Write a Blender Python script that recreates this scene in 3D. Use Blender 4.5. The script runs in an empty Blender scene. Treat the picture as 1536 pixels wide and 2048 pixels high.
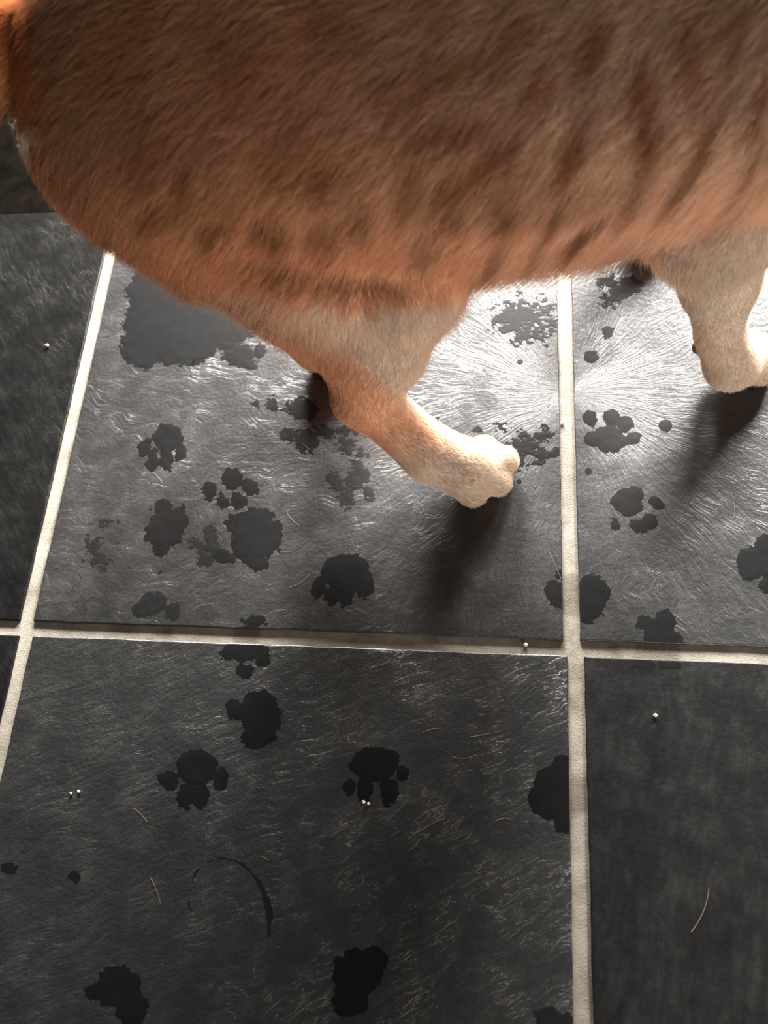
import bpy, math, time
import numpy as np
from mathutils import Matrix, Vector
_t0 = time.time()
S = bpy.context.scene
C = S.collection
rng = np.random.default_rng(7)

# ------------------------------------------------------------------ camera
F_PX, CX, CY = 1657.0, 768.0, 1024.0            # focal length in pixels of the 1536 x 2048 frame
PITCH, ROLL, YAW, CAM_H = 1.16733732, -0.30284271, 0.34396012, 0.56936688
GX, GY, PITCH_T = -0.34645344, 0.13114277, 0.4  # grout lines, tile pitch (m)


def cam_axes():
    p, r, y = PITCH, ROLL, YAW
    fw = np.array([0, math.cos(p), -math.sin(p)]); up = np.array([0, math.sin(p), math.cos(p)]); rt = np.array([1., 0, 0])
    r2 = math.cos(r) * rt + math.sin(r) * up
    u2 = -math.sin(r) * rt + math.cos(r) * up
    Z = np.array([[math.cos(y), -math.sin(y), 0], [math.sin(y), math.cos(y), 0], [0, 0, 1]])
    return Z @ r2, Z @ u2, Z @ fw


RT, UP, FW = cam_axes()
cam_d = bpy.data.cameras.new('camera')
cam = bpy.data.objects.new('camera', cam_d)
C.objects.link(cam)
cam_d.sensor_fit = 'VERTICAL'; cam_d.sensor_height = 36.0; cam_d.sensor_width = 27.0
cam_d.lens = F_PX / 2048 * 36.0
cam_d.clip_start = 0.02
M = Matrix.Identity(4)
for i in range(3):
    M[i][0], M[i][1], M[i][2] = RT[i], UP[i], -FW[i]
M[2][3] = CAM_H
cam.matrix_world = M
cam_d.dof.use_dof = True
cam_d.dof.focus_distance = 0.585
cam_d.dof.aperture_fstop = 5.5
S.camera = cam

# ------------------------------------------------------------------ world, light, exposure
W = bpy.data.worlds.new('world'); S.world = W; W.use_nodes = True
bg = W.node_tree.nodes['Background']
bg.inputs[0].default_value = (1.0, 0.92, 0.84, 1); bg.inputs[1].default_value = 0.085
tgt = Vector((0.05, 0.40, 0.0))


def window_light(name, az, el, dist, w, h, energy, col):
    la = bpy.data.lights.new(name, 'AREA'); la.shape = 'RECTANGLE'; la.size = w; la.size_y = h
    la.energy = energy; la.color = col
    lo = bpy.data.objects.new(name, la); C.objects.link(lo)
    az, el = math.radians(az), math.radians(el)
    ld = Vector((math.cos(az) * math.cos(el), math.sin(az) * math.cos(el), math.sin(el)))
    lo.location = tgt + ld * dist
    lo.rotation_euler = (-ld).to_track_quat('-Z', 'Y').to_euler()


window_light('window_light', 70, 21.5, 1.9, .85, .40, 360, (1.0, .97, .93))          # right leaf of the glazed doorway
window_light('side_window_light', 103, 17, 1.9, .60, .50, 300, (1.0, .97, .93))      # left leaf, partly shaded
window_light('fill_light', -58, 12, 2.0, 1.2, .8, 31, (1.0, .92, .83))            # fill added behind the camera to brighten the cat's near side
S.view_settings.view_transform = 'Standard'; S.view_settings.look = 'None'
S.view_settings.exposure = 0.0; S.view_settings.gamma = 1.0; S.view_settings.use_curve_mapping = False
S.cycles.use_denoising = True
S.cycles.max_bounces = 10; S.cycles.diffuse_bounces = 4; S.cycles.transmission_bounces = 8; S.cycles.glossy_bounces = 4
S.cycles.sample_clamp_indirect = 8


def floor_pt(px, py, z=0.0):
    """point at height z seen at a pixel of the photograph"""
    d = FW + RT * ((px - CX) / F_PX) - UP * ((py - CY) / F_PX)
    t = (z - CAM_H) / d[2]
    return np.array([d[0] * t, d[1] * t, z])


def project(X):
    d = X - np.array([0, 0, CAM_H])
    w = d @ FW
    return CX + F_PX * (d @ RT) / w, CY - F_PX * (d @ UP) / w


# ------------------------------------------------------------------ helpers
def tag(o, label=None, cat=None, group=None, kind=None):
    for k, v in (('label', label), ('category', cat), ('group', group), ('kind', kind)):
        if v: o[k] = v
    return o


def link(name, data, parent=None, mat=None):
    o = bpy.data.objects.new(name, data); C.objects.link(o)
    if mat is not None and data is not None:
        data.materials.append(mat)
    if parent is not None: o.parent = parent
    return o


def mesh(name, verts, faces, smooth=True):
    me = bpy.data.meshes.new(name)
    me.from_pydata([tuple(map(float, v)) for v in verts], [], faces)
    if smooth: me.polygons.foreach_set('use_smooth', [True] * len(me.polygons))
    me.update()
    return me


def hash3(i, j, k, s):
    n = (i * 73856093) ^ (j * 19349663) ^ (k * 83492791) ^ (s * 2654435761)
    n = (n ^ (n >> 13)) & 0x7fffffff
    n = (n * 1274126177 + 12345) & 0x7fffffff
    n = n ^ (n >> 15)
    n = (n * 668265263) & 0x7fffffff
    return (n >> 7 & 0xffff) / 65535.0


def vnoise(x, y, z=0.0, s=0):
    """value noise in -1..1"""
    x, y, z = np.broadcast_arrays(np.asarray(x, float), np.asarray(y, float), np.asarray(z, float))
    i, j, k = np.floor(x).astype(np.int64), np.floor(y).astype(np.int64), np.floor(z).astype(np.int64)
    u, v, w = x - i, y - j, z - k
    u, v, w = (t * t * (3 - 2 * t) for t in (u, v, w))
    r = 0
    for a in (0, 1):
        for b in (0, 1):
            for c in (0, 1):
                r = r + hash3(i + a, j + b, k + c, s) * (u if a else 1 - u) * (v if b else 1 - v) * (w if c else 1 - w)
    return r * 2 - 1


# ------------------------------------------------------------------ materials
class NT:
    def __init__(self, name):
        self.m = bpy.data.materials.new(name); self.m.use_nodes = True
        self.t = self.m.node_tree; self.n = self.t.nodes; self.b = self.n['Principled BSDF']

    def new(self, typ, **kw):
        n = self.n.new(typ)
        for k, v in kw.items(): setattr(n, k, v)
        return n

    def put(self, sock, v):
        if hasattr(v, 'is_output') or isinstance(v, bpy.types.NodeSocket): self.t.links.new(v, sock)
        else: sock.default_value = v

    def math(self, op, a, b=None, c=None):
        n = self.new('ShaderNodeMath', operation=op)
        self.put(n.inputs[0], a)
        if b is not None: self.put(n.inputs[1], b)
        if c is not None: self.put(n.inputs[2], c)
        return n.outputs[0]

    def vec(self, x, y, z=0.0):
        n = self.new('ShaderNodeCombineXYZ')
        for s, v in zip(n.inputs, (x, y, z)): self.put(s, v)
        return n.outputs[0]

    def noise(self, v, scale, detail=3, rough=.55):
        n = self.new('ShaderNodeTexNoise'); n.inputs['Scale'].default_value = scale
        n.inputs['Detail'].default_value = detail; n.inputs['Roughness'].default_value = rough
        self.t.links.new(v, n.inputs['Vector'])
        return n.outputs['Fac']

    def ramp(self, fac, stops):
        n = self.new('ShaderNodeValToRGB')
        e = n.color_ramp.elements
        while len(e) < len(stops): e.new(0.5)
        for el, (p, c) in zip(e, stops): el.position = p; el.color = tuple(c) + (1,)
        self.t.links.new(fac, n.inputs[0])
        return n.outputs[0]

    def mix(self, fac, a, b):
        n = self.new('ShaderNodeMix', data_type='RGBA')
        self.put(n.inputs[0], fac); self.put(n.inputs[6], a if not isinstance(a, tuple) else a + (1,)); self.put(n.inputs[7], b if not isinstance(b, tuple) else b + (1,))
        return n.outputs[2]


def slate(name, angle=0.0, fan=None, tone=1.0, bump=1.0, rough=.34, spec=1.0):
    """riven slate: grain runs along `angle`, or fans out from the point `fan` (world xy)"""
    t = NT(name)
    geo = t.new('ShaderNodeNewGeometry')
    sp = t.new('ShaderNodeSeparateXYZ'); t.t.links.new(geo.outputs['Position'], sp.inputs[0])
    X, Y = sp.outputs[0], sp.outputs[1]
    pos = t.vec(X, Y)
    warp = t.noise(pos, 18, 2)
    if fan:
        dx = t.math('SUBTRACT', X, fan[0]); dy = t.math('SUBTRACT', Y, fan[1])
        r = t.math('SQRT', t.math('ADD', t.math('MULTIPLY', dx, dx), t.math('MULTIPLY', dy, dy)))
        th = t.math('ARCTAN2', dy, t.math('ABSOLUTE', dx))
        th = t.math('ADD', th, t.math('MULTIPLY', warp, .3))
        g1 = t.vec(t.math('MULTIPLY', r, 34.0), t.math('MULTIPLY', th, 36.0))
        g2 = t.vec(t.math('MULTIPLY', r, 90.0), t.math('MULTIPLY', th, 110.0), 3.3)
    else:
        c, s = math.cos(angle), math.sin(angle)
        u = t.math('ADD', t.math('MULTIPLY', X, c), t.math('MULTIPLY', Y, s))
        v = t.math('SUBTRACT', t.math('MULTIPLY', Y, c), t.math('MULTIPLY', X, s))
        v = t.math('ADD', v, t.math('MULTIPLY', warp, .02))
        g1 = t.vec(t.math('MULTIPLY', u, 50.0), t.math('MULTIPLY', v, 190.0))
        g2 = t.vec(t.math('MULTIPLY', u, 120.0), t.math('MULTIPLY', v, 520.0), 3.3)
    n1 = t.noise(g1, 1.0, 5, .62)
    n2 = t.noise(g2, 1.0, 3, .6)
    n3 = t.noise(pos, 300, 4, .65)
    n4 = t.noise(pos, 26, 4, .6)
    n5 = t.noise(pos, 75, 4, .6)
    # small ledges where the slate split, in patches
    st = t.ramp(n1, [(.30, (0, 0, 0)), (.49, (.35, .35, .35)), (.53, (.8, .8, .8)), (.8, (1, 1, 1))])
    patch = t.ramp(n4, [(.36, (.15, .15, .15)), (.62, (1, 1, 1))])
    hgt = t.math('ADD', t.math('MULTIPLY', t.math('MULTIPLY', st, patch), .00033),
                 t.math('ADD', t.math('MULTIPLY', n2, .00016), t.math('ADD', t.math('MULTIPLY', n3, .00034), t.math('MULTIPLY', n5, .0004))))
    bp = t.new('ShaderNodeBump'); bp.inputs['Strength'].default_value = 1.0; bp.inputs['Distance'].default_value = bump * .62
    t.t.links.new(hgt, bp.inputs['Height']); t.t.links.new(bp.outputs[0], t.b.inputs['Normal'])
    colf = t.math('ADD', t.math('MULTIPLY', n4, .35), t.math('ADD', t.math('MULTIPLY', n1, .35), t.math('MULTIPLY', n5, .3)))
    k = tone * .46
    col = t.ramp(colf, [(.34, (.010 * k, .0097 * k, .0093 * k)), (.5, (.033 * k, .032 * k, .0308 * k)), (.66, (.085 * k, .082 * k, .079 * k))])
    t.t.links.new(col, t.b.inputs['Base Color'])
    ro = t.math('ADD', rough, t.math('MULTIPLY', n4, .16))
    t.t.links.new(ro, t.b.inputs['Roughness'])
    t.b.inputs['Specular IOR Level'].default_value = spec
    return t.m


def grout_mat(spots):
    t = NT('grout')
    geo = t.new('ShaderNodeNewGeometry')
    p = geo.outputs['Position']
    n1 = t.noise(p, 60, 4, .65); n2 = t.noise(p, 900, 2, .6); n3 = t.noise(p, 14, 3, .6)
    col = t.ramp(t.math('ADD', t.math('MULTIPLY', n1, .5), t.math('MULTIPLY', n3, .5)),
                 [(.36, (.15, .128, .10)), (.5, (.26, .23, .185)), (.64, (.33, .295, .24))])
    fac = 0.0
    for (x, y, r) in spots:                     # damp stains where wet paws crossed the joints
        d = t.new('ShaderNodeVectorMath', operation='DISTANCE'); t.t.links.new(p, d.inputs[0]); d.inputs[1].default_value = (x, y, -.0024)
        dd = t.math('ADD', d.outputs['Value'], t.math('MULTIPLY', n1, .008))
        k = t.new('ShaderNodeMapRange', interpolation_type='SMOOTHSTEP')
        t.put(k.inputs[0], dd); k.inputs[1].default_value = r + .006; k.inputs[2].default_value = r; k.inputs[3].default_value = 0; k.inputs[4].default_value = 1
        fac = t.math('MAXIMUM', fac, k.outputs[0])
    col = t.mix(t.math('MULTIPLY', fac, .55), col, (.075, .052, .034))
    t.put(t.b.inputs['Base Color'], col)
    t.b.inputs['Roughness'].default_value = .6; t.b.inputs['Specular IOR Level'].default_value = .5
    bp = t.new('ShaderNodeBump'); bp.inputs['Strength'].default_value = .8; bp.inputs['Distance'].default_value = 1
    t.put(bp.inputs['Height'], t.math('ADD', t.math('MULTIPLY', n2, .0003), t.math('MULTIPLY', n1, .0006)))
    t.t.links.new(bp.outputs[0], t.b.inputs['Normal'])
    return t.m


def plain(name, col, rough=.6, spec=.4, var=0.0, scale=200, bump=0.0):
    t = NT(name)
    tc = t.new('ShaderNodeTexCoord')
    n = t.noise(tc.outputs['Object'], scale, 3)
    a = tuple(max(0, c * (1 - var)) for c in col); b = tuple(c * (1 + var) for c in col)
    t.put(t.b.inputs['Base Color'], t.ramp(n, [(.3, a), (.7, b)]))
    t.b.inputs['Roughness'].default_value = rough; t.b.inputs['Specular IOR Level'].default_value = spec
    if bump:
        bp = t.new('ShaderNodeBump'); bp.inputs['Strength'].default_value = 1; bp.inputs['Distance'].default_value = 1
        t.put(bp.inputs['Height'], t.math('MULTIPLY', n, bump)); t.t.links.new(bp.outputs[0], t.b.inputs['Normal'])
    return t.m


# ------------------------------------------------------------------ floor
FAN = (0.056, 0.330)
ROW_SHIFT = .0025
spots = [tuple(floor_pt(x, y)[:2]) + (r,) for x, y, r in
         ((1141, 1190, .017), (1315, 1303, .016), (490, 1270, .012), (330, 1266, .006), (1158, 1590, .013), (1135, 640, .004), (1230, 1300, .006))]
M_grout = grout_mat(spots)
gv = [(-1.6, -1.2), (1.6, -1.2), (1.6, 2.3), (-1.6, 2.3)]
vs = [(x, y, z) for z in (-.03, -.0024) for x, y in gv]
fl = link('floor', mesh('floor', vs, [(3, 2, 1, 0), (4, 5, 6, 7), (0, 1, 5, 4), (1, 2, 6, 5), (2, 3, 7, 6), (3, 0, 4, 7)], False), None, M_grout)
tag(fl, 'sunken beige grout bed between the dark slate tiles', None, None, 'structure')


def tile_mesh(seed, w=.3888, top=0.0):
    """slate slab: wobbly hand-cut outline, chamfered arris"""
    n = 40
    pts = []
    for side in range(4):
        for i in range(n):
            a = -w / 2 + w * i / n
            wob = .00025 * float(vnoise(a * 60, side * 7.3, seed, 3)) + .0003 * float(vnoise(a * 400, side * 3.1, seed, 5))
            b = -w / 2 + wob
            x, y = ((a, b), (-b, a), (-a, -b), (b, -a))[side]
            pts.append((x, y))
    N = len(pts)
    vs, fs = [], []
    for ring, (ins, z) in enumerate(((0, -.012), (0, top - .0005), (.0005, top - .00008), (.0010, top))):
        for x, y in pts:
            k = 1 - ins / (w / 2)
            vs.append((x * k, y * k, z))
    for r in range(3):
        for i in range(N):
            j = (i + 1) % N
            fs.append((r * N + i, r * N + j, (r + 1) * N + j, (r + 1) * N + i))
    fs.append(tuple(range(3 * N, 4 * N)))
    return mesh('tile', vs, fs, False)


M_main = slate('slate_fanned_grain', fan=FAN, spec=.78, tone=.85)
M_fan = M_main
M_left = slate('slate_steep_grain', angle=math.radians(125), tone=.42, rough=.30, spec=.2, bump=.7)
M_low = slate('slate_slanting_grain', angle=math.radians(28), tone=.68, rough=.35, spec=1.0, bump=1.3)
M_lowr = slate('slate_even_grain', angle=math.radians(80), tone=.5, bump=.8, rough=.29, spec=.5)
for j, row in enumerate(range(-3, 3)):
    for i, colm in enumerate(range(-2, 4)):
        if row >= 1 : continue
        sh = ROW_SHIFT if row < 0 else 0
        cx_ = GX + PITCH_T * (colm + .5) + sh; cy_ = GY + PITCH_T * (row + .5)
        mt = {(0, 0): M_main, (1, 0): M_fan, (-1, 0): M_left, (0, -1): M_low, (1, -1): M_lowr}.get((colm, row), M_lowr if (colm + row) % 2 else M_left)
        o = link('tile', tile_mesh(j * 7 + i), fl, mt)
        o.location = (cx_, cy_, 0)
# dark timber boards beyond the last row of tiles
M_board = plain('dark_timber', (.0045, .0036, .003), 1.0, .0, .4, 60, .0004)
tr = link('trim_1', None); tag(tr, 'dark boarded threshold beyond the last tile row', None, None, 'structure')
for i in range(14):
    y0 = GY + .4 - .0066 + i * .125; L = 1.6
    sec = [(0, -.012), (0, -.0002), (.0008, .0002), (.1235, .0002), (.1245, -.0005), (.1245, -.012)]
    vs = [(x, y0 + a, b) for x in (-L, L) for a, b in sec]
    n = len(sec)
    fs = [(k, (k + 1) % n, n + (k + 1) % n, n + k) for k in range(n)] + [tuple(range(n))[::-1], tuple(range(n, 2 * n))]
    link('board', mesh('board', vs, fs, False), tr, M_board)

# back wall with the glazed doorway the light comes through (beyond the top of the picture)
M_wall = plain('warm_plaster', (.55, .50, .44), .9, .2, .06, 40)
wv, wf = [], []
for x0, x1, z0, z1 in ((-1.6, -.75, 0, 2.3), (1.35, 1.6, 0, 2.3), (-.75, 1.35, 2.0, 2.3)):
    b = len(wv)
    wv += [(x, y, z) for z in (z0, z1) for x, y in ((x0, 2.3), (x1, 2.3), (x1, 2.42), (x0, 2.42))]
    wf += [tuple(b + k for k in f) for f in ((3, 2, 1, 0), (4, 5, 6, 7), (0, 1, 5, 4), (1, 2, 6, 5), (2, 3, 7, 6), (3, 0, 4, 7))]
tag(link('wall_back', mesh('wall_back', wv, wf, False), None, M_wall), 'plain plaster wall around the glazed doorway', None, None, 'structure')

# ------------------------------------------------------------------ wet prints: thin water films with ragged outlines
M_film = plain('wet_slate_film', (.0055, .0055, .0056), .37, .30, .25, 90, .00006)
M_damp = plain('half_dry_film', (.007, .0069, .0067), .38, .45, .3, 120, .0002)


def march(G, xs, ys):
    """closed polygons of G > 0 on a grid -> verts (x, y, inside value), faces"""
    vid, V, FS = {}, [], []

    def corner(i, j):
        k = (i, j)
        if k not in vid: vid[k] = len(V); V.append((xs[i], ys[j], G[i, j]))
        return vid[k]

    def edge(a, b):
        k = (min(a, b), max(a, b))
        if k not in vid:
            ga, gb = G[a], G[b]; t = ga / (ga - gb)
            vid[k] = len(V); V.append((xs[a[0]] + t * (xs[b[0]] - xs[a[0]]), ys[a[1]] + t * (ys[b[1]] - ys[a[1]]), 0.0))
        return vid[k]
    ins = G > 0
    cnt = ins[:-1, :-1].astype(int) + ins[1:, :-1] + ins[1:, 1:] + ins[:-1, 1:]
    for i, j in zip(*np.nonzero(cnt)):
        cs = ((i, j), (i + 1, j), (i + 1, j + 1), (i, j + 1))
        if cnt[i, j] == 4: FS.append(tuple(corner(*c) for c in cs)); continue
        poly = []
        for q in range(4):
            a, b = cs[q], cs[(q + 1) % 4]
            if ins[a]: poly.append(corner(*a))
            if ins[a] != ins[b]: poly.append(edge(a, b))
        FS.append(tuple(poly))
    return V, FS


TILE_RECTS = [(GX + PITCH_T * c + (ROW_SHIFT if r < 0 else 0) + .0062, GX + PITCH_T * (c + 1) + (ROW_SHIFT if r < 0 else 0) - .0062,
               GY + PITCH_T * r + .0062, GY + PITCH_T * (r + 1) - .0062) for c in range(-1, 2) for r in range(-2, 1)]


def ell_field(px, py, e):
    x, y, rx, ry = e[:4]; a = math.radians(e[4] if len(e) > 4 else 0)
    dx, dy = px - x, py - y
    u, v = dx * math.cos(a) + dy * math.sin(a), -dx * math.sin(a) + dy * math.cos(a)
    return (1 - np.sqrt((u / rx) ** 2 + (v / ry) ** 2)) * min(rx, ry)


def print_thing(name, cat, label, blobs, names, amp=4.0, holes=0.0, mat=None, seed=0, res=.0006, group=None, ring=0):
    """blobs in photograph pixels, laid on the floor plane; one part per blob"""
    mat = mat or M_film
    ex = [floor_pt(b[0] + sx * max(b[2:4]) * 1.2, b[1] + sy * max(b[2:4]) * 1.2) for b in blobs for sx in (-1, 1) for sy in (-1, 1)]
    ex = np.array(ex); lo_, hi = ex.min(0), ex.max(0)
    xs = np.arange(lo_[0], hi[0], res); ys = np.arange(lo_[1], hi[1], res)
    XX, YY = np.meshgrid(xs, ys, indexing='ij')
    px, py = project(np.stack([XX, YY, np.zeros_like(XX)], -1))
    nz = amp * (vnoise(XX * 260, YY * 330, seed, 1) + .6 * vnoise(XX * 700, YY * 900, seed, 2)
                + .9 * vnoise(XX * 110, YY * 110, seed, 4))
    if holes:
        nz = nz - holes * np.maximum(0, vnoise(XX * 330 + 11, YY * 520, seed, 6) + .5 * vnoise(XX * 800, YY * 1200, seed, 7) - .12) * 30
    inside = np.full(XX.shape, -1.0)
    for x0, x1, y0, y1 in TILE_RECTS:
        inside = np.maximum(inside, np.minimum(np.minimum(XX - x0, x1 - XX), np.minimum(YY - y0, y1 - YY)) * 2700)
    fs = [ell_field(px, py, b) for b in blobs]
    union = np.minimum(np.max(fs, 0) + nz, inside)
    if ring: union = union * 0 + 3.0
    root = link(name, None)
    c = floor_pt(blobs[0][0], blobs[0][1]); root.location = c
    tag(root, label, cat, group)
    for i, f in enumerate(fs):
        g = f + nz
        if ring: g = np.minimum(g, ring * np.clip(.35 + 1.3 * vnoise(XX * 24, YY * 24, seed, 9), -.5, 1.4) - f)
        for k, f2 in enumerate(fs):
            if k != i: g = np.minimum(g, f - f2 + (.25 if i < k else 0.0))
        g = np.minimum(g, inside)
        V, FS = march(g, xs, ys)
        if len(FS) < 3: continue
        vs = [(x - c[0], y - c[1], .00003 + .00010 * min(max(union[min(int(round((x - xs[0]) / res)), len(xs) - 1), min(int(round((y - ys[0]) / res)), len(ys) - 1)], 0) / 12.0, 1.0)) for x, y, d in V]
        link(names[i] if i < len(names) else names[-1], mesh(names[min(i, len(names) - 1)], vs, FS), root, mat)
    return root


PT = ['pad_mark', 'toe_mark']
PRINTS = [
    # label, blobs(px,py,rx,ry,rot), opts
    ('wet paw print with three blunt toes, the upper left one on the middle tile', [(336, 876, 30, 30), (291, 895, 15, 20, 20), (306, 914, 15, 24), (331, 916, 16, 25), (360, 903, 13, 19, 15)], {}),
    ('five-part wet paw print just above the biggest dark blotch', [(464, 958, 24, 24), (421, 980, 13, 18, 10), (445, 1003, 13, 20), (477, 1000, 15, 19), (499, 974, 18, 18)], {}),
    ('rounded wet paw print left of the biggest dark blotch', [(332, 1058, 40, 40), (322, 1017, 22, 12, -15), (364, 1036, 14, 26, -10), (327, 1094, 18, 20), (302, 1062, 14, 20)], {}),
    ('biggest dark wet blotch of overlapping paw marks on the middle tile', [(507, 1070, 50, 55), (510, 1125, 22, 18), (444, 1113, 22, 18), (463, 1047, 14, 22), (548, 1068, 22, 34)], dict(amp=5)),
    ('small smeared paw print touching the left of the biggest dark blotch', [(420, 1068, 19, 22), (408, 1122, 14, 16), (395, 1085, 16, 10), (425, 1095, 18, 14)], dict(amp=5, mat='d')),
    ('patchy half-dry paw print left of the hind paw', [(713, 955, 24, 30), (665, 950, 13, 17), (735, 986, 14, 20), (690, 992, 20, 18), (675, 975, 14, 18), (700, 1008, 22, 9, -20)], dict(amp=6, mat='d', holes=.35)),
    ('wide solid wet paw print below the hind paw shadow', [(692, 1148, 50, 38), (640, 1172, 15, 26, 20), (664, 1190, 16, 20), (692, 1192, 15, 20), (728, 1168, 18, 26)], {}),
    ('faint wet paw print resting on the horizontal grout line at left', [(304, 1207, 32, 25), (347, 1222, 18, 24, -15), (280, 1222, 14, 16)], dict(mat='d')),
    ('wet paw print broken by the horizontal grout line, left of centre', [(488, 1300, 38, 26), (507, 1245, 22, 12), (490, 1343, 18, 16), (455, 1306, 18, 20), (525, 1310, 16, 22)], {}),
    ('solid wet paw print highest on the lower tile, under the grout line one', [(520, 1428, 42, 48), (472, 1420, 20, 22), (515, 1470, 34, 26)], {}),
    ('wet paw print with splayed left toe on the lower tile', [(393, 1535, 42, 38), (338, 1562, 20, 24), (441, 1560, 13, 24, 15), (371, 1592, 19, 26), (400, 1590, 17, 26)], {}),
    ('wet paw print with a white crumb on it, centre of the lower tile', [(752, 1530, 50, 36), (699, 1572, 16, 20), (729, 1580, 18, 26), (777, 1580, 20, 28), (803, 1545, 15, 20)], {}),
    ('wet paw print cut off by the right grout line on the lower tile', [(1104, 1585, 44, 56), (1126, 1530, 28, 18, -10), (1130, 1640, 24, 26)], {}),
    ('wet paw print straddling the right vertical grout line', [(1185, 1190, 32, 42), (1118, 1190, 22, 34, -25), (1121, 1150, 13, 12), (1172, 1222, 34, 22), (1203, 1190, 15, 26)], {}),
    ('wet paw print just above the right end of the horizontal grout', [(1318, 1268, 36, 26, 20), (1291, 1246, 22, 16, -10), (1328, 1244, 24, 24), (1345, 1276, 18, 14)], {}),
    ('wet smear just below the right end of the horizontal grout', [(1288, 1332, 26, 14), (1337, 1330, 20, 8)], {}),
    ('crisp wet paw print with toes up beside the right grout line', [(1218, 878, 34, 27, 20), (1181, 838, 15, 17), (1221, 836, 17, 20), (1250, 849, 17, 15), (1266, 876, 15, 12, -15), (1184, 877, 16, 16)], dict(amp=3)),
    ('wet paw print with four oval toes on the right tile', [(1258, 1005, 28, 30), (1314, 1008, 19, 12, 30), (1302, 1041, 19, 16, 25), (1275, 1049, 19, 11, 40), (1230, 1049, 9, 11), (1240, 1002, 17, 20), (1270, 990, 18, 20)], dict(amp=3)),
    ('wet paw print at the right edge of the picture', [(1503, 1125, 30, 38), (1526, 1092, 24, 22), (1534, 1168, 14, 20), (1545, 1130, 26, 40)], {}),
    ('ragged wet paw print right of the hind paw toes', [(1055, 895, 44, 26, 15), (1003, 859, 16, 10, 20), (968, 872, 24, 10, 15), (1105, 903, 13, 16), (1086, 872, 22, 20), (1075, 922, 30, 10, -20), (1040, 930, 26, 8, -25)], dict(amp=8, holes=.3)),
    ('broken speckled wet patch in the white glare under the belly', [(1045, 640, 62, 44, 15), (1084, 625, 34, 28), (1028, 682, 22, 12), (1098, 670, 12, 24), (1000, 660, 26, 14)], dict(amp=12, holes=1.3)),
    ('ragged wet print in the front leg shadow under the belly', [(1240, 590, 32, 20, -30), (1222, 610, 16, 9), (1215, 565, 24, 14), (1262, 575, 26, 22)], dict(amp=7, holes=.3)),
    ('smudged wet prints in the shadow left of the hock', [(600, 820, 34, 22), (614, 884, 24, 24), (540, 812, 12, 14), (514, 803, 11, 9), (650, 862, 22, 12), (585, 870, 20, 14)], dict(amp=7, holes=.25)),
    ('thin smeared wet print beneath the hind leg', [(697, 890, 22, 20), (690, 862, 26, 8), (720, 905, 16, 14)], dict(amp=8, holes=.5, mat='d')),
    ('wet toe marks at the right end of the square damp patch', [(476, 708, 38, 22, -10), (518, 704, 14, 16), (460, 690, 26, 16), (495, 728, 26, 10)], dict(amp=4, holes=.12)),
    ('dim wet paw print at the bottom left of the lower tile', [(235, 1975, 42, 46), (262, 2015, 34, 40), (195, 1985, 24, 20)], dict(amp=5)),
    ('dim wet paw print at the bottom centre of the lower tile', [(715, 1945, 54, 50), (700, 2000, 34, 36), (752, 1920, 26, 26)], dict(amp=5)),
    ('faint wet mark at the very bottom beside the grout', [(1098, 2036, 30, 22), (1135, 2040, 14, 20)], dict(amp=5, mat='d')),
    ('faint dried stain near the left grout line', [(205, 1050, 20, 14), (190, 1085, 30, 14), (198, 1120, 26, 18)], dict(amp=10, mat='d', holes=.6)),
]
for n, (label, blobs, opt) in enumerate(PRINTS):
    opt = dict(opt)
    if opt.get('mat') == 'd': opt['mat'] = M_damp
    print_thing('paw_print', 'paw print', label, blobs, PT, seed=n + 1, **opt)
print_thing('damp_patch', 'puddle', 'large squarish damp patch under the haunch at left',
            [(350, 650, 104, 84, 0), (300, 590, 46, 60), (290, 690, 48, 50), (400, 610, 80, 60), (360, 690, 70, 42), (440, 640, 80, 46), (400, 560, 110, 60)], ['wet_mark'], amp=6, seed=60, res=.0008)
print_thing('drip_ring', 'water ring', 'dark open oval water ring on the lower tile',
            [(462, 1822, 78, 112, -18)], ['ring_mark'], amp=4, seed=61, ring=13, mat=M_damp, res=.0008)
for n, (x, y, r, lb) in enumerate(((1331, 851, 13, 'largest round water drop, right of the crisp paw print'), (1176, 943, 7, 'small round water drop right of the vertical grout'),
                                   (1038, 963, 5, 'tiny water drop in front of the hind paw'), (1040, 724, 6, 'tiny water drop in the glare under the belly'),
                                   (872, 845, 9, 'dark water fleck above the hind paw instep'), (1213, 665, 14, 'water fleck below the front leg shadow'),
                                   (1184, 716, 13, 'water fleck near the right grout line, level with the front paw'), (18, 1735, 14, 'dark water spot at the lower left edge'),
                                   (323, 1143, 5, 'tiny dark water drop under the rounded paw print'), (147, 1754, 14, 'dim water spot on the lower tile, right of the left edge one'))):
    print_thing('water_drop', 'water drop', lb, [(x, y, r, r * .9)], ['drop_mark'], amp=1.2 if n < 4 else 4, seed=80 + n, res=.00035)

# ------------------------------------------------------------------ crumbs and loose hairs on the floor
M_crumb = plain('pale_crumb', (.72, .68, .58), .6, .4, .2, 900)


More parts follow.
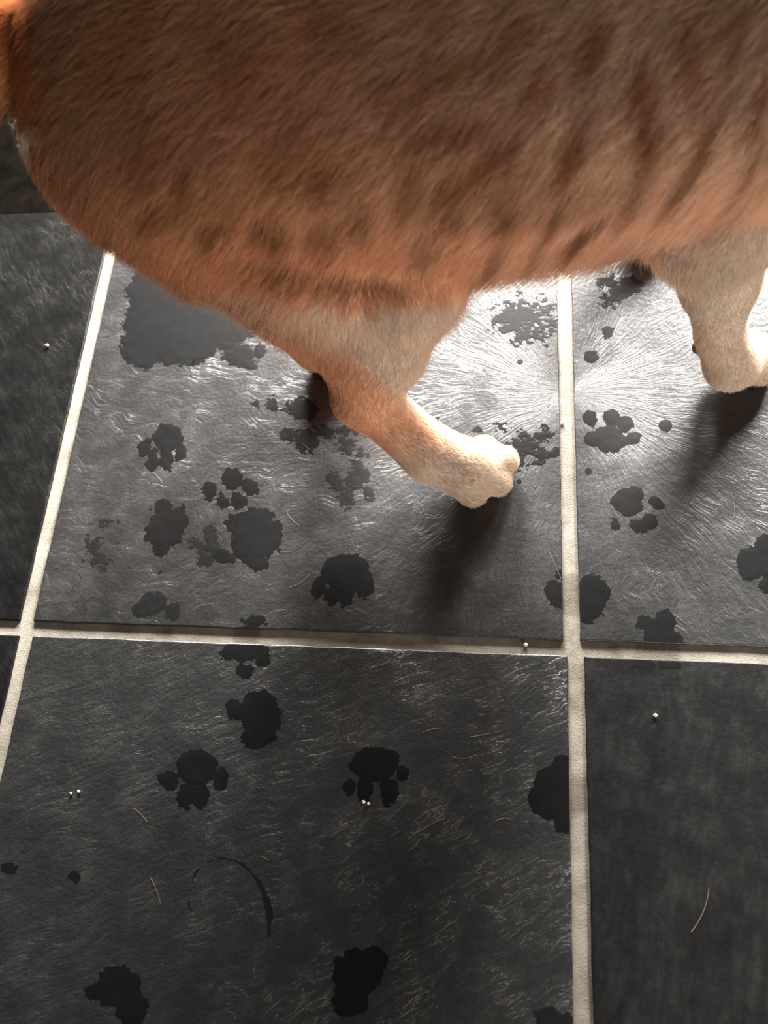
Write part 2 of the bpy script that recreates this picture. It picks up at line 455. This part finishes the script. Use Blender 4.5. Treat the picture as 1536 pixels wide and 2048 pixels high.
def crumb(px, py, r, z, label, seed):
    c = floor_pt(px, py, z)
    g = np.random.default_rng(seed)
    n, m = 8, 5
    vs = [(0, 0, -r * .6)]
    for i in range(1, m):
        for j in range(n):
            a, b = math.pi * i / m, 2 * math.pi * j / n
            q = r * .85 * g.uniform(.75, 1.2)
            vs.append((q * math.sin(a) * math.cos(b), q * .8 * math.sin(a) * math.sin(b), -q * .6 * math.cos(a)))
    vs.append((0, 0, r * .6))
    fs = [(0, 1 + (j + 1) % n, 1 + j) for j in range(n)]
    for i in range(m - 2):
        for j in range(n):
            a = 1 + i * n; fs.append((a + j, a + (j + 1) % n, a + n + (j + 1) % n, a + n + j))
    e = 1 + (m - 2) * n
    fs += [(e + j, e + (j + 1) % n, len(vs) - 1) for j in range(n)]
    o = link('crumb', mesh('crumb', vs, fs), None, M_crumb)
    o.location = (c[0], c[1], z + r * .55)
    tag(o, label, 'crumb')


crumb(95, 692, .0021, 0, 'white crumb on the left tile beside the vertical grout', 1)
crumb(1310, 1431, .0017, 0, 'white crumb on the lower right tile', 2)
crumb(727, 1604, .0016, 0, 'left white speck of two on the centre lower paw print', 3)
crumb(737, 1607, .0012, 0, 'right white speck of two on the centre lower paw print', 4)
crumb(1051, 1290, .0019, -.0024, 'round pale grain sitting in the horizontal grout line', 5)
crumb(1125, 848, .0018, -.0024, 'pale grit in the vertical grout beside the crisp paw print', 6)
crumb(158, 1583, .0013, 0, 'pale flake on the lower tile, right one of a pair', 7)
crumb(143, 1587, .0013, 0, 'pale flake on the lower tile, left one of a pair', 8)


def add_curves(name, pts, rad, parent=None, mat=None, cols=None):
    """pts (N, K, 3), rad (N, K)"""
    N, K = pts.shape[:2]
    cv = bpy.data.hair_curves.new(name)
    cv.add_curves([K] * N)
    cv.position_data.foreach_set('vector', np.ascontiguousarray(pts, np.float32).ravel())
    a = cv.attributes.get('radius') or cv.attributes.new('radius', 'FLOAT', 'POINT')
    a.data.foreach_set('value', np.ascontiguousarray(rad, np.float32).ravel())
    if cols is not None:
        b = cv.attributes.new('fur_color', 'FLOAT_COLOR', 'CURVE')
        b.data.foreach_set('color', np.ascontiguousarray(np.concatenate([cols, np.ones((N, 1))], 1), np.float32).ravel())
    return link(name, cv, parent, mat)


M_hairs = plain('shed_hair', (.42, .34, .25), .5, .4)
hp = [(612, 892, 24, 38), (585, 1035, 40, 50), (660, 690, 30, 10), (1465, 1010, 50, 84), (315, 955, 30, 50), (600, 1160, 50, -35), (1005, 1640, 30, -10), (1400, 1820, 95, -68),
      (1225, 1010, 60, 60), (530, 1716, 16, 30), (310, 1780, 60, 68), (865, 1460, 40, -12), (280, 1630, 40, 45), (760, 1330, 40, -20), (1110, 1130, 60, 66), (960, 1470, 44, -10), (930, 1510, 50, -6)]
hpts = []
for (x, y, L, a) in hp:
    a = math.radians(a); bend = rng.uniform(-.12, .12) * L
    row = []
    for k in range(6):
        s = k / 5 - .5
        q = floor_pt(x + s * L * math.cos(a) - bend * (1 - 4 * s * s) * math.sin(a), y + s * L * math.sin(a) + bend * (1 - 4 * s * s) * math.cos(a), .0003)
        row.append(q)
    hpts.append(row)
hpts = np.array(hpts)
tag(add_curves('shed_hairs', hpts, np.full(hpts.shape[:2], .00006), None, M_hairs), 'loose fine pale hairs strewn over the slate tiles', 'hair', None, 'stuff')

# ------------------------------------------------------------------ the cat: one continuous body from blended round cones
P = floor_pt
H = dict(
    tail0=P(150, 110, .258), tail1=P(10, 90, .272), tail2=P(-78, 170, .272), tail3=P(-200, 320, .258), tail4=P(-370, 460, .235), tail5=P(-560, 560, .225),
    rump=P(284, 205, .235), hip=P(375, 222, .228), loin=P(570, 236, .220), mid=P(760, 232, .215), rib=P(960, 206, .216), chest=P(1150, 186, .216),
    sh=P(1400, 130, .220), breast=P(1560, 150, .190), neck=P(1680, 0, .265), head=P(1880, -190, .305))
prims = []      # a, b, ra, rb, k


def cone(a, b, ra, rb, k=.02):
    prims.append((np.asarray(H[a] if isinstance(a, str) else a, float), np.asarray(H[b] if isinstance(b, str) else b, float), ra, rb, k))


cone('rump', 'hip', .060, .080, .02)
cone('hip', 'loin', .080, .084, .02)
cone('loin', 'mid', .084, .087, .02)
cone('mid', 'rib', .087, .086, .02)
cone('rib', 'chest', .086, .082, .02)
cone('chest', 'sh', .082, .080, .02)
cone(P(380, 120, .236), P(1150, 85, .226), .082, .080, .03)  # extra bulk added so window light stays off the visible back
cone('sh', 'neck', .076, .055, .03)
cone('sh', 'breast', .070, .050, .03)
cone('neck', 'head', .050, .046, .02)
for a, b, ra, rb in (('tail0', 'tail1', .024, .020), ('tail1', 'tail2', .020, .018), ('tail2', 'tail3', .018, .016), ('tail3', 'tail4', .016, .014), ('tail4', 'tail5', .014, .011)):
    cone(a, b, ra, rb, .012)
# near hind leg
knee = P(800, 555, .150); thigh = P(450, 370, .185); hock = P(728, 790, .072); meta = P(858, 905, .034); hpaw = P(932, 938, .0235)
cone(P(280, 294, .205), thigh, .055, .060, .03)
cone(thigh, P(640, 500, .160), .062, .052, .02)
cone(P(640, 500, .160), knee, .052, .036, .02)
cone(P(600, 520, .150), P(720, 660, .112), .046, .034, .02)
cone(knee, P(770, 700, .100), .034, .026, .015)
cone(P(720, 660, .112), hock, .034, .0195, .012)
cone(P(770, 700, .100), hock, .026, .0195, .012)
cone(hock, meta, .0190, .0190, .008)
cone(meta, hpaw, .0190, .0215, .008)
BONES = [(thigh, knee), (knee, hock), (hock, meta), (meta, hpaw)]


def paw(base, toes, rt=.0095, k=.0045):
    for t in toes:
        t = np.asarray(t, float)
        m = base * .55 + t * .45; m[2] = max(t[2] + .004, m[2])
        cone(base * .8 + t * .2 + np.array([0, 0, .001]), m, .0125, .0105, k)
        cone(m, t, .0105, rt, k)


paw(hpaw, [P(944, 982, .0115), P(991, 962, .0115), P(1004, 922, .0115), P(966, 903, .0115)], .0112, .0045)
# near front leg
felb = P(1440, 430, .160); fwr = P(1440, 668, .058); fpaw = P(1462, 728, .0245)
cone(H['sh'] + np.array([.01, -.03, -.02]), felb, .058, .036, .02)
cone(felb, P(1438, 560, .105), .034, .0235, .015)
cone(P(1438, 560, .105), fwr, .0235, .0150, .01)
cone(fwr, fpaw, .0150, .0195, .008)
cone(P(1408, 688, .047), P(1401, 694, .044), .0055, .004, .003)
paw(fpaw, [P(1475, 748, .0115), P(1520, 742, .0115), P(1532, 716, .0115), P(1508, 694, .0115)], .0105, .003)
BONES += [(felb, fwr), (fwr, fpaw)]
# far hind leg (hidden behind the near one) and far front leg
fk = P(640, 470, .135); fh = P(580, 642, .062); fp = P(634, 692, .0215)
cone(P(420, 300, .19), fk, .058, .036, .02); cone(fk, fh, .034, .018, .012); cone(fh, fp, .0175, .0195, .008)
tow = np.array([1.0, .12, 0])
paw(fp, [fp + np.array([.024, -.014, -.010]), fp + np.array([.031, -.005, -.010]), fp + np.array([.031, .006, -.010]), fp + np.array([.024, .015, -.010])])
e2 = P(1320, 300, .16); w2 = P(1258, 392, .052); p2 = P(1270, 424, .0215)
cone(H['sh'] + np.array([-.01, .04, -.02]), e2, .055, .034, .02); cone(e2, w2, .032, .016, .012); cone(w2, p2, .016, .0185, .008)
paw(p2, [p2 + np.array([.022, -.014, -.010]), p2 + np.array([.029, -.005, -.010]), p2 + np.array([.029, .006, -.010]), p2 + np.array([.022, .015, -.010])])
BONES += [(fk, fh), (fh, fp), (e2, w2), (w2, p2)]
# head: muzzle, cheeks, ears
hd = H['head']; fwd = hd - H['neck']; fwd[2] *= .3; fwd /= np.linalg.norm(fwd); side = np.cross(fwd, [0, 0, 1.0]); upv = np.array([0, 0, 1.0])
cone(hd, hd + fwd * .034 - upv * .012, .042, .022, .012)
for s in (-1, 1):
    cone(hd + side * s * .018 - upv * .012, hd + side * s * .026 - upv * .016 + fwd * .01, .028, .024, .012)
    cone(hd + side * s * .024 + upv * .030 - fwd * .004, hd + side * s * .034 + upv * .070 - fwd * .008, .017, .003, .006)
    cone(hd + fwd * .044 - upv * .016 + side * s * .008, hd + fwd * .050 - upv * .018 + side * s * .009, .013, .010, .005)


def cone_sdf(p, a, b, ra, rb):
    ba = b - a; L2 = float(ba @ ba) + 1e-12
    t = np.clip(((p - a) @ ba) / L2, 0, 1)
    q = p - a - t[..., None] * ba
    return np.sqrt((q * q).sum(-1)) - (ra + (rb - ra) * t)


vox = .0025
lo_ = np.min([np.minimum(a - ra, b - rb) for a, b, ra, rb, k in prims], 0) - .012
hi_ = np.max([np.maximum(a + ra, b + rb) for a, b, ra, rb, k in prims], 0) + .012
nn = np.ceil((hi_ - lo_) / vox).astype(int) + 1
D = np.full(nn, .05, np.float32)
ax = [lo_[i] + vox * np.arange(nn[i]) for i in range(3)]
for a, b, ra, rb, k in prims:
    mrg = .03
    l = np.minimum(a - ra, b - rb) - mrg; u = np.maximum(a + ra, b + rb) + mrg
    s = [slice(max(0, int((l[i] - lo_[i]) / vox)), min(nn[i], int((u[i] - lo_[i]) / vox) + 2)) for i in range(3)]
    g = np.stack(np.meshgrid(ax[0][s[0]], ax[1][s[1]], ax[2][s[2]], indexing='ij'), -1).astype(np.float32)
    d = cone_sdf(g, a.astype(np.float32), b.astype(np.float32), ra, rb)
    o = D[s[0], s[1], s[2]]
    h = np.maximum(k - np.abs(o - d), 0) / k
    D[s[0], s[1], s[2]] = np.minimum(o, d) - h * h * k * .25
# nothing sinks into the floor
zz = np.broadcast_to(ax[2][None, None, :], nn)
D = np.maximum(D, (.0006 - zz).astype(np.float32))


def surface_nets(D, lo, vox):
    ins = D < 0
    nx, ny, nz = D.shape
    c = np.zeros((nx - 1, ny - 1, nz - 1), np.int8)
    for i in (0, 1):
        for j in (0, 1):
            for k in (0, 1): c += ins[i:nx - 1 + i, j:ny - 1 + j, k:nz - 1 + k]
    cells = np.argwhere((c > 0) & (c < 8))
    idx = np.full(c.shape, -1, np.int64); idx[tuple(cells.T)] = np.arange(len(cells))
    acc = np.zeros((len(cells), 3)); cnt = np.zeros(len(cells))
    offs = np.array([(i, j, k) for i in (0, 1) for j in (0, 1) for k in (0, 1)])
    for p in offs:
        for axn in range(3):
            if p[axn]: continue
            q = p.copy(); q[axn] = 1
            A = D[tuple((cells + p).T)]; B = D[tuple((cells + q).T)]
            m = (A < 0) != (B < 0)
            t = np.where(m, A / np.where(m, A - B, 1), 0)
            pos = p + (q - p) * t[:, None]
            acc[m] += pos[m]; cnt[m] += 1
    V = lo + vox * (cells + acc / cnt[:, None])
    Q = []
    for axn in range(3):
        b, d = (axn + 1) % 3, (axn + 2) % 3
        sl0 = [slice(1, -1)] * 3; sl0[axn] = slice(0, D.shape[axn] - 1)
        sl1 = list(sl0); sl1[axn] = slice(1, D.shape[axn])
        A, B = ins[tuple(sl0)], ins[tuple(sl1)]
        for flip, mm in ((False, A & ~B), (True, ~A & B)):
            e = np.argwhere(mm)
            off = np.array([1, 1, 1]); off[axn] = 0
            e = e + off
            ub, ud = np.eye(3, dtype=int)[b], np.eye(3, dtype=int)[d]
            q = np.stack([idx[tuple((e - ub - ud).T)], idx[tuple((e - ud).T)], idx[tuple(e.T)], idx[tuple((e - ub).T)]], 1)
            Q.append(q[:, ::-1] if flip else q)
    return V, np.concatenate(Q)


V, Q = surface_nets(D, lo_, vox)
# a little Laplacian smoothing
E = np.concatenate([Q[:, [i, (i + 1) % 4]] for i in range(4)])
deg = np.bincount(E[:, 0], minlength=len(V)) + np.bincount(E[:, 1], minlength=len(V))
for it in range(3):
    s = np.stack([np.bincount(E[:, 0], V[E[:, 1], i], len(V)) + np.bincount(E[:, 1], V[E[:, 0], i], len(V)) for i in range(3)], 1) / deg[:, None]
    V = V + .5 * (s - V)
print('cat mesh', len(V), len(Q), round(time.time() - _t0, 1), 's')
ctr = np.array([H['mid'][0], H['mid'][1], 0.0])
# per-vertex normals
fn = np.cross(V[Q[:, 2]] - V[Q[:, 0]], V[Q[:, 3]] - V[Q[:, 1]])
VN = np.zeros_like(V)
for i in range(4):
    for k in range(3): VN[:, k] += np.bincount(Q[:, i], fn[:, k], len(V))
VN /= np.linalg.norm(VN, axis=1, keepdims=True) + 1e-12

# ---- coat colours, by place on the skin, with a backlit tuft painted in
WHITE = np.array([.78, .645, .53]); GINGER = np.array([.75, .375, .20]); DARK = np.array([.30, .125, .055]); SAND = np.array([.92, .66, .49]); TAIL = np.array([.50, .19, .075])
SPOTS = [  # dark tabby spots on the flank (px, py, rx, ry, rot, strength)
    (905, 262, 90, 24, -8, .9), (1010, 300, 60, 26, -30, .9), (930, 352, 80, 20, -18, .9), (960, 120, 80, 26, -10, .7), (860, 150, 30, 60, 20, .6),
    (1085, 165, 28, 46, 15, .8), (1195, 90, 26, 60, 12, .9), (1150, 290, 26, 70, 20, .9), (1295, 190, 34, 70, 0, .9), (1310, 280, 28, 60, -4, .9),
    (1390, 110, 26, 70, 5, .8), (1490, 60, 20, 80, 12, .7), (1420, 270, 12, 70, 18, .9), (1370, 370, 12, 70, 40, .7), (1270, 390, 20, 60, 25, .6),
    (1180, 460, 14, 60, 40, .9), (1120, 420, 14, 40, 25, .8), (1020, 420, 32, 34, 10, .8), (910, 410, 26, 50, -8, .7), (820, 370, 22, 60, 8, .6),
    (650, 350, 40, 34, 20, .8), (560, 320, 26, 60, 10, .5), (440, 460, 40, 22, -35, .8), (550, 460, 40, 24, 35, .8), (370, 350, 24, 40, 8, .9), (320, 430, 44, 20, -20, .8),
    (300, 300, 36, 60, 5, .5), (240, 130, 50, 80, 8, .5), (500, 110, 70, 60, 0, .5), (690, 60, 60, 60, 0, .5), (650, 470, 40, 30, 20, .6), (730, 440, 26, 40, 0, .6),
    (560, 540, 70, 18, 14, .7), (720, 570, 90, 18, 8, .8), (860, 500, 30, 40, 20, .5), (200, 480, 40, 30, 35, .6), (150, 390, 30, 60, -30, .4), (1530, 200, 14, 90, 10, .8), (1500, 330, 12, 60, 25, .6), (780, 200, 26, 60, 15, .5), (1060, 60, 40, 40, 0, .5), (1000, 510, 16, 40, 15, .6), (1090, 500, 14, 40, 20, .5)]


def sstep(x, a, b):
    t = np.clip((x - a) / (b - a), 0, 1); return t * t * (3 - 2 * t)


def poly_right(px, py, pts):
    """signed pixel distance to the right of a polyline given top to bottom"""
    ys = np.array([p[1] for p in pts], float); xs = np.array([p[0] for p in pts], float)
    return px - np.interp(py, ys, xs)


def coat(X):
    px, py = project(X)
    j1 = vnoise(X[:, 0] * 90, X[:, 1] * 90, X[:, 2] * 90, 21); j2 = vnoise(X[:, 0] * 320, X[:, 1] * 320, X[:, 2] * 320, 22)
    pxj, pyj = px + 12 * j1 + 6 * j2, py + 12 * j1 + 6 * j2
    base = GINGER + (SAND - GINGER) * (sstep(px, 350, 1500)[:, None] * .75 + .08)
    base = base * (1 - .44 * sstep(X[:, 2], .205, .285) - .12 * sstep(-X[:, 0], .10, .2))[:, None]   # darker with height and towards the tail
    s = np.zeros(len(X))
    for x, y, rx, ry, a, w in SPOTS:
        f = ell_field(pxj, pyj, (x, y, rx * 1.3, ry * 1.3, a)) / (min(rx, ry) * 1.3)
        s = np.maximum(s, w * sstep(f, -.15, .55))
    s = np.maximum(s, .35 * sstep(vnoise(X[:, 0] * 42, X[:, 1] * 42, X[:, 2] * 26, 25), .1, .6))
    col = base + (DARK - base) * s[:, None]
    # pale underside: belly edge
    # white front leg and chest
    line = np.interp(px, [1250, 1330, 1440, 1540, 1700], [540, 492, 455, 395, 250])
    wf = sstep(pyj - line, -14, 26) * sstep(px, 1270, 1340)
    # white inside and front of the near hind leg, ginger along its back edge
    edge = poly_right(pxj, pyj, [(700, 540), (560, 600), (640, 670), (735, 740), (790, 800), (835, 850), (880, 900), (850, 960), (840, 1000)])
    top = np.interp(px, [420, 560, 700, 850, 930], [560, 585, 612, 600, 580])
    wh = sstep(edge, -25, 45) * sstep(pyj - top, -8, 24) * sstep(px, 420, 520) * (1 - sstep(px, 1080, 1130))
    strip = sstep(pyj - np.interp(px, [380, 520, 640, 800], [555, 575, 610, 700]), -10, 10) * (1 - sstep(pyj - np.interp(px, [380, 520, 640, 800], [590, 630, 690, 780]), -20, 30)) * sstep(px, 380, 520) * .55
    low = sstep(pyj + .5 * px, 1225, 1385) * (px < 1100) * (px > 780)             # the foot itself
    under = sstep(-(X[:, 2] - .125), -.012, .015) * (X[:, 1] > .36)                 # belly and far legs
    w = np.maximum.reduce([wf, wh * .92, strip, low, under * .9])
    w = w * (X[:, 2] < .19)
    tw = vnoise(X[:, 0] * 60, X[:, 1] * 60, X[:, 2] * 60, 31)
    col = col + (WHITE - col) * np.clip(w, 0, 1)[:, None]
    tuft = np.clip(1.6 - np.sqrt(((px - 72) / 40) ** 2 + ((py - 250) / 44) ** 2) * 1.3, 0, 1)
    col = col + (WHITE - col) * (tuft * (px < 100) * (X[:, 2] < .262))[:, None]  # backlit glow at the rump edge painted in as white fur
    col = col + (TAIL - col) * (sstep(X[:, 2], .262, .275) * sstep(-px, -110, -60))[:, None]
    return col * (1 + .10 * j2 + .06 * tw)[:, None]


def fur_mat(name, transl):
    t = NT(name)
    at = t.new('ShaderNodeAttribute', attribute_name='fur_color')
    t.n.remove(t.b)
    out = t.n['Material Output']
    df = t.new('ShaderNodeBsdfDiffuse'); t.t.links.new(at.outputs['Color'], df.inputs[0])
    if transl:
        tr_ = t.new('ShaderNodeBsdfTranslucent'); t.t.links.new(at.outputs['Color'], tr_.inputs[0])
        mx = t.new('ShaderNodeMixShader'); mx.inputs[0].default_value = transl
        t.t.links.new(df.outputs[0], mx.inputs[1]); t.t.links.new(tr_.outputs[0], mx.inputs[2])
        t.t.links.new(mx.outputs[0], out.inputs[0])
    else:
        t.t.links.new(df.outputs[0], out.inputs[0])
    return t.m


M_skin = fur_mat('cat_undercoat', 0)
M_fur = fur_mat('cat_fur', .38)
me = bpy.data.meshes.new('cat')
me.vertices.add(len(V)); me.vertices.foreach_set('co', (V - ctr).astype(np.float32).ravel())
me.loops.add(len(Q) * 4); me.loops.foreach_set('vertex_index', Q.astype(np.int32).ravel())
me.polygons.add(len(Q)); me.polygons.foreach_set('loop_start', np.arange(0, len(Q) * 4, 4, dtype=np.int32))
me.polygons.foreach_set('use_smooth', np.ones(len(Q), bool))
me.update(calc_edges=True); me.validate()
ca = me.color_attributes.new('fur_color', 'FLOAT_COLOR', 'POINT')
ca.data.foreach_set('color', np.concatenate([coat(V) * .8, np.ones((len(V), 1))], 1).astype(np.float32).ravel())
cat = link('cat', me, None, M_skin)
cat.location = ctr
tag(cat, 'ginger tabby cat with white legs walking across the wet slate tiles', 'cat')

# ---- fur strands
tri = np.concatenate([Q[:, [0, 1, 2]], Q[:, [0, 2, 3]]])
ta = np.linalg.norm(np.cross(V[tri[:, 1]] - V[tri[:, 0]], V[tri[:, 2]] - V[tri[:, 0]]), axis=1) / 2
tc = V[tri].mean(1)


def seg_info(X, a, b):
    ba = b - a; t = np.clip(((X - a) @ ba) / (ba @ ba), 0, 1)
    return np.linalg.norm(X - a - t[:, None] * ba, axis=1), ba / np.linalg.norm(ba)


def limb_weight(X):
    w = np.full(len(X), 9.0)
    for a, b in BONES[1:]:
        w = np.minimum(w, seg_info(X, a, b)[0])
    return w


N_FUR = 330000
lw = limb_weight(tc)
dens = np.where((tc[:, 2] < .07), 3.2, np.where(lw < .045, 2.0, 1.0))
pxc, pyc = project(tc)
prob = ta * dens; prob /= prob.sum()
ti = rng.choice(len(tri), N_FUR, p=prob)
r1, r2 = np.sqrt(rng.random(N_FUR)), rng.random(N_FUR)
bc = np.stack([1 - r1, r1 * (1 - r2), r1 * r2], 1)
R = (V[tri[ti]] * bc[:, :, None]).sum(1)
Nn = (VN[tri[ti]] * bc[:, :, None]).sum(1); Nn /= np.linalg.norm(Nn, axis=1, keepdims=True)
# lie of the coat
flow = np.zeros_like(R); wt = np.zeros(len(R))
spine = [('neck', 'sh'), ('sh', 'chest'), ('chest', 'mid'), ('mid', 'hip'), ('hip', 'rump')]
for a, b in spine:
    d, u = seg_info(R, H[a], H[b]); w = np.exp(-(d / .05) ** 2) + 1e-6
    flow += w[:, None] * (u + np.array([0, 0, -1.25])); wt += w
for a, b in BONES:
    d, u = seg_info(R, a, b); w = 6 * np.exp(-(d / .022) ** 2)
    flow += w[:, None] * u; wt += w
for a, b in (('tail0', 'tail1'), ('tail1', 'tail2'), ('tail2', 'tail3'), ('tail3', 'tail4'), ('tail4', 'tail5')):
    d, u = seg_info(R, H[a], H[b]); w = 6 * np.exp(-(d / .02) ** 2)
    flow += w[:, None] * u; wt += w
flow /= wt[:, None]
cl = np.stack([vnoise(R[:, 0] * 55, R[:, 1] * 55, R[:, 2] * 55, 40 + i) + .4 * vnoise(R[:, 0] * 150, R[:, 1] * 150, R[:, 2] * 150, 50 + i) for i in range(3)], 1)
flow = flow + .34 * cl + .22 * rng.standard_normal(R.shape)
tng = flow - (flow * Nn).sum(1, keepdims=True) * Nn
tng /= np.linalg.norm(tng, axis=1, keepdims=True) + 1e-9
bodyz = sstep(R[:, 2], .05, .16)
lwr = limb_weight(R)
length = .0055 + .0105 * bodyz * sstep(lwr, .02, .06)
belly = sstep(-Nn[:, 2], .15, .7) * sstep(R[:, 2], .10, .13)
length = length + .015 * belly
length *= rng.uniform(.65, 1.2, N_FUR)
length = np.where(R[:, 2] < .004, .002, length)
pxr, pyr = project(R)
tuft = (np.abs(pxr - 80) < 20) & (np.abs(pyr - 250) < 42) & (R[:, 2] < .262)
length = np.where(tuft, .014 * rng.uniform(.6, 1.3, N_FUR), length)
lift = 1.1 * tuft + .42 + .22 * rng.standard_normal(N_FUR) * .5 + .25 * belly
K = 5
pts = np.zeros((N_FUR, K, 3)); pts[:, 0] = R - Nn * .0006
dirv = tng * .9 + Nn * lift[:, None]
dirv[tuft] = np.array([-.9, .25, .15]) + .25 * rng.standard_normal((int(tuft.sum()), 3))
for k in range(1, K):
    dd = dirv / np.linalg.norm(dirv, axis=1, keepdims=True)
    pts[:, k] = pts[:, k - 1] + dd * (length / (K - 1))[:, None]
    dirv = dirv - Nn * (lift * .22)[:, None] + np.array([0, 0, -.10]) * bodyz[:, None]
pts[:, :, 2] = np.maximum(pts[:, :, 2], .0003)
rad = np.linspace(1, .18, K)[None, :] * (.000095 + .00005 * rng.random(N_FUR))[:, None]
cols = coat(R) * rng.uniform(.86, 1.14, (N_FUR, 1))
cols = np.clip(cols, 0, .93)
fur = add_curves('fur', pts - ctr, rad, cat, M_fur, cols)
fur['kind'] = 'stuff'

# ---- claw on the dew pad of the front leg, eyes and nose
M_dark = plain('dark_pad', (.10, .08, .07), .5, .4)
M_eye = plain('amber_eye', (.55, .33, .06), .1, .6); M_nose = plain('pink_nose', (.6, .25, .2), .5, .4)


def ellipsoid(name, c, r, mat, parent, n=14):
    vs = [(0, 0, -r[2])]
    for i in range(1, n // 2):
        for j in range(n):
            a, b = math.pi * i / (n // 2), 2 * math.pi * j / n
            vs.append((r[0] * math.sin(a) * math.cos(b), r[1] * math.sin(a) * math.sin(b), -r[2] * math.cos(a)))
    vs.append((0, 0, r[2])); m = n // 2 - 1
    fs = [(0, 1 + (j + 1) % n, 1 + j) for j in range(n)]
    for i in range(m - 1):
        for j in range(n):
            a = 1 + i * n; fs.append((a + j, a + (j + 1) % n, a + n + (j + 1) % n, a + n + j))
    e = 1 + (m - 1) * n
    fs += [(e + j, e + (j + 1) % n, len(vs) - 1) for j in range(n)]
    o = link(name, mesh(name, vs, fs), parent, mat); o.location = Vector(c) - parent.location
    return o


ellipsoid('wrist_pad', P(1396, 694, .0445), (.0042, .0045, .0062), M_dark, cat)
for s in (-1, 1):
    ellipsoid('eye', hd + fwd * .036 + side * s * .018 + upv * .006, (.008, .008, .008), M_eye, cat)
ellipsoid('nose', hd + fwd * .061 - upv * .012, (.005, .006, .004), M_nose, cat)
print('script', round(time.time() - _t0, 1), 's')
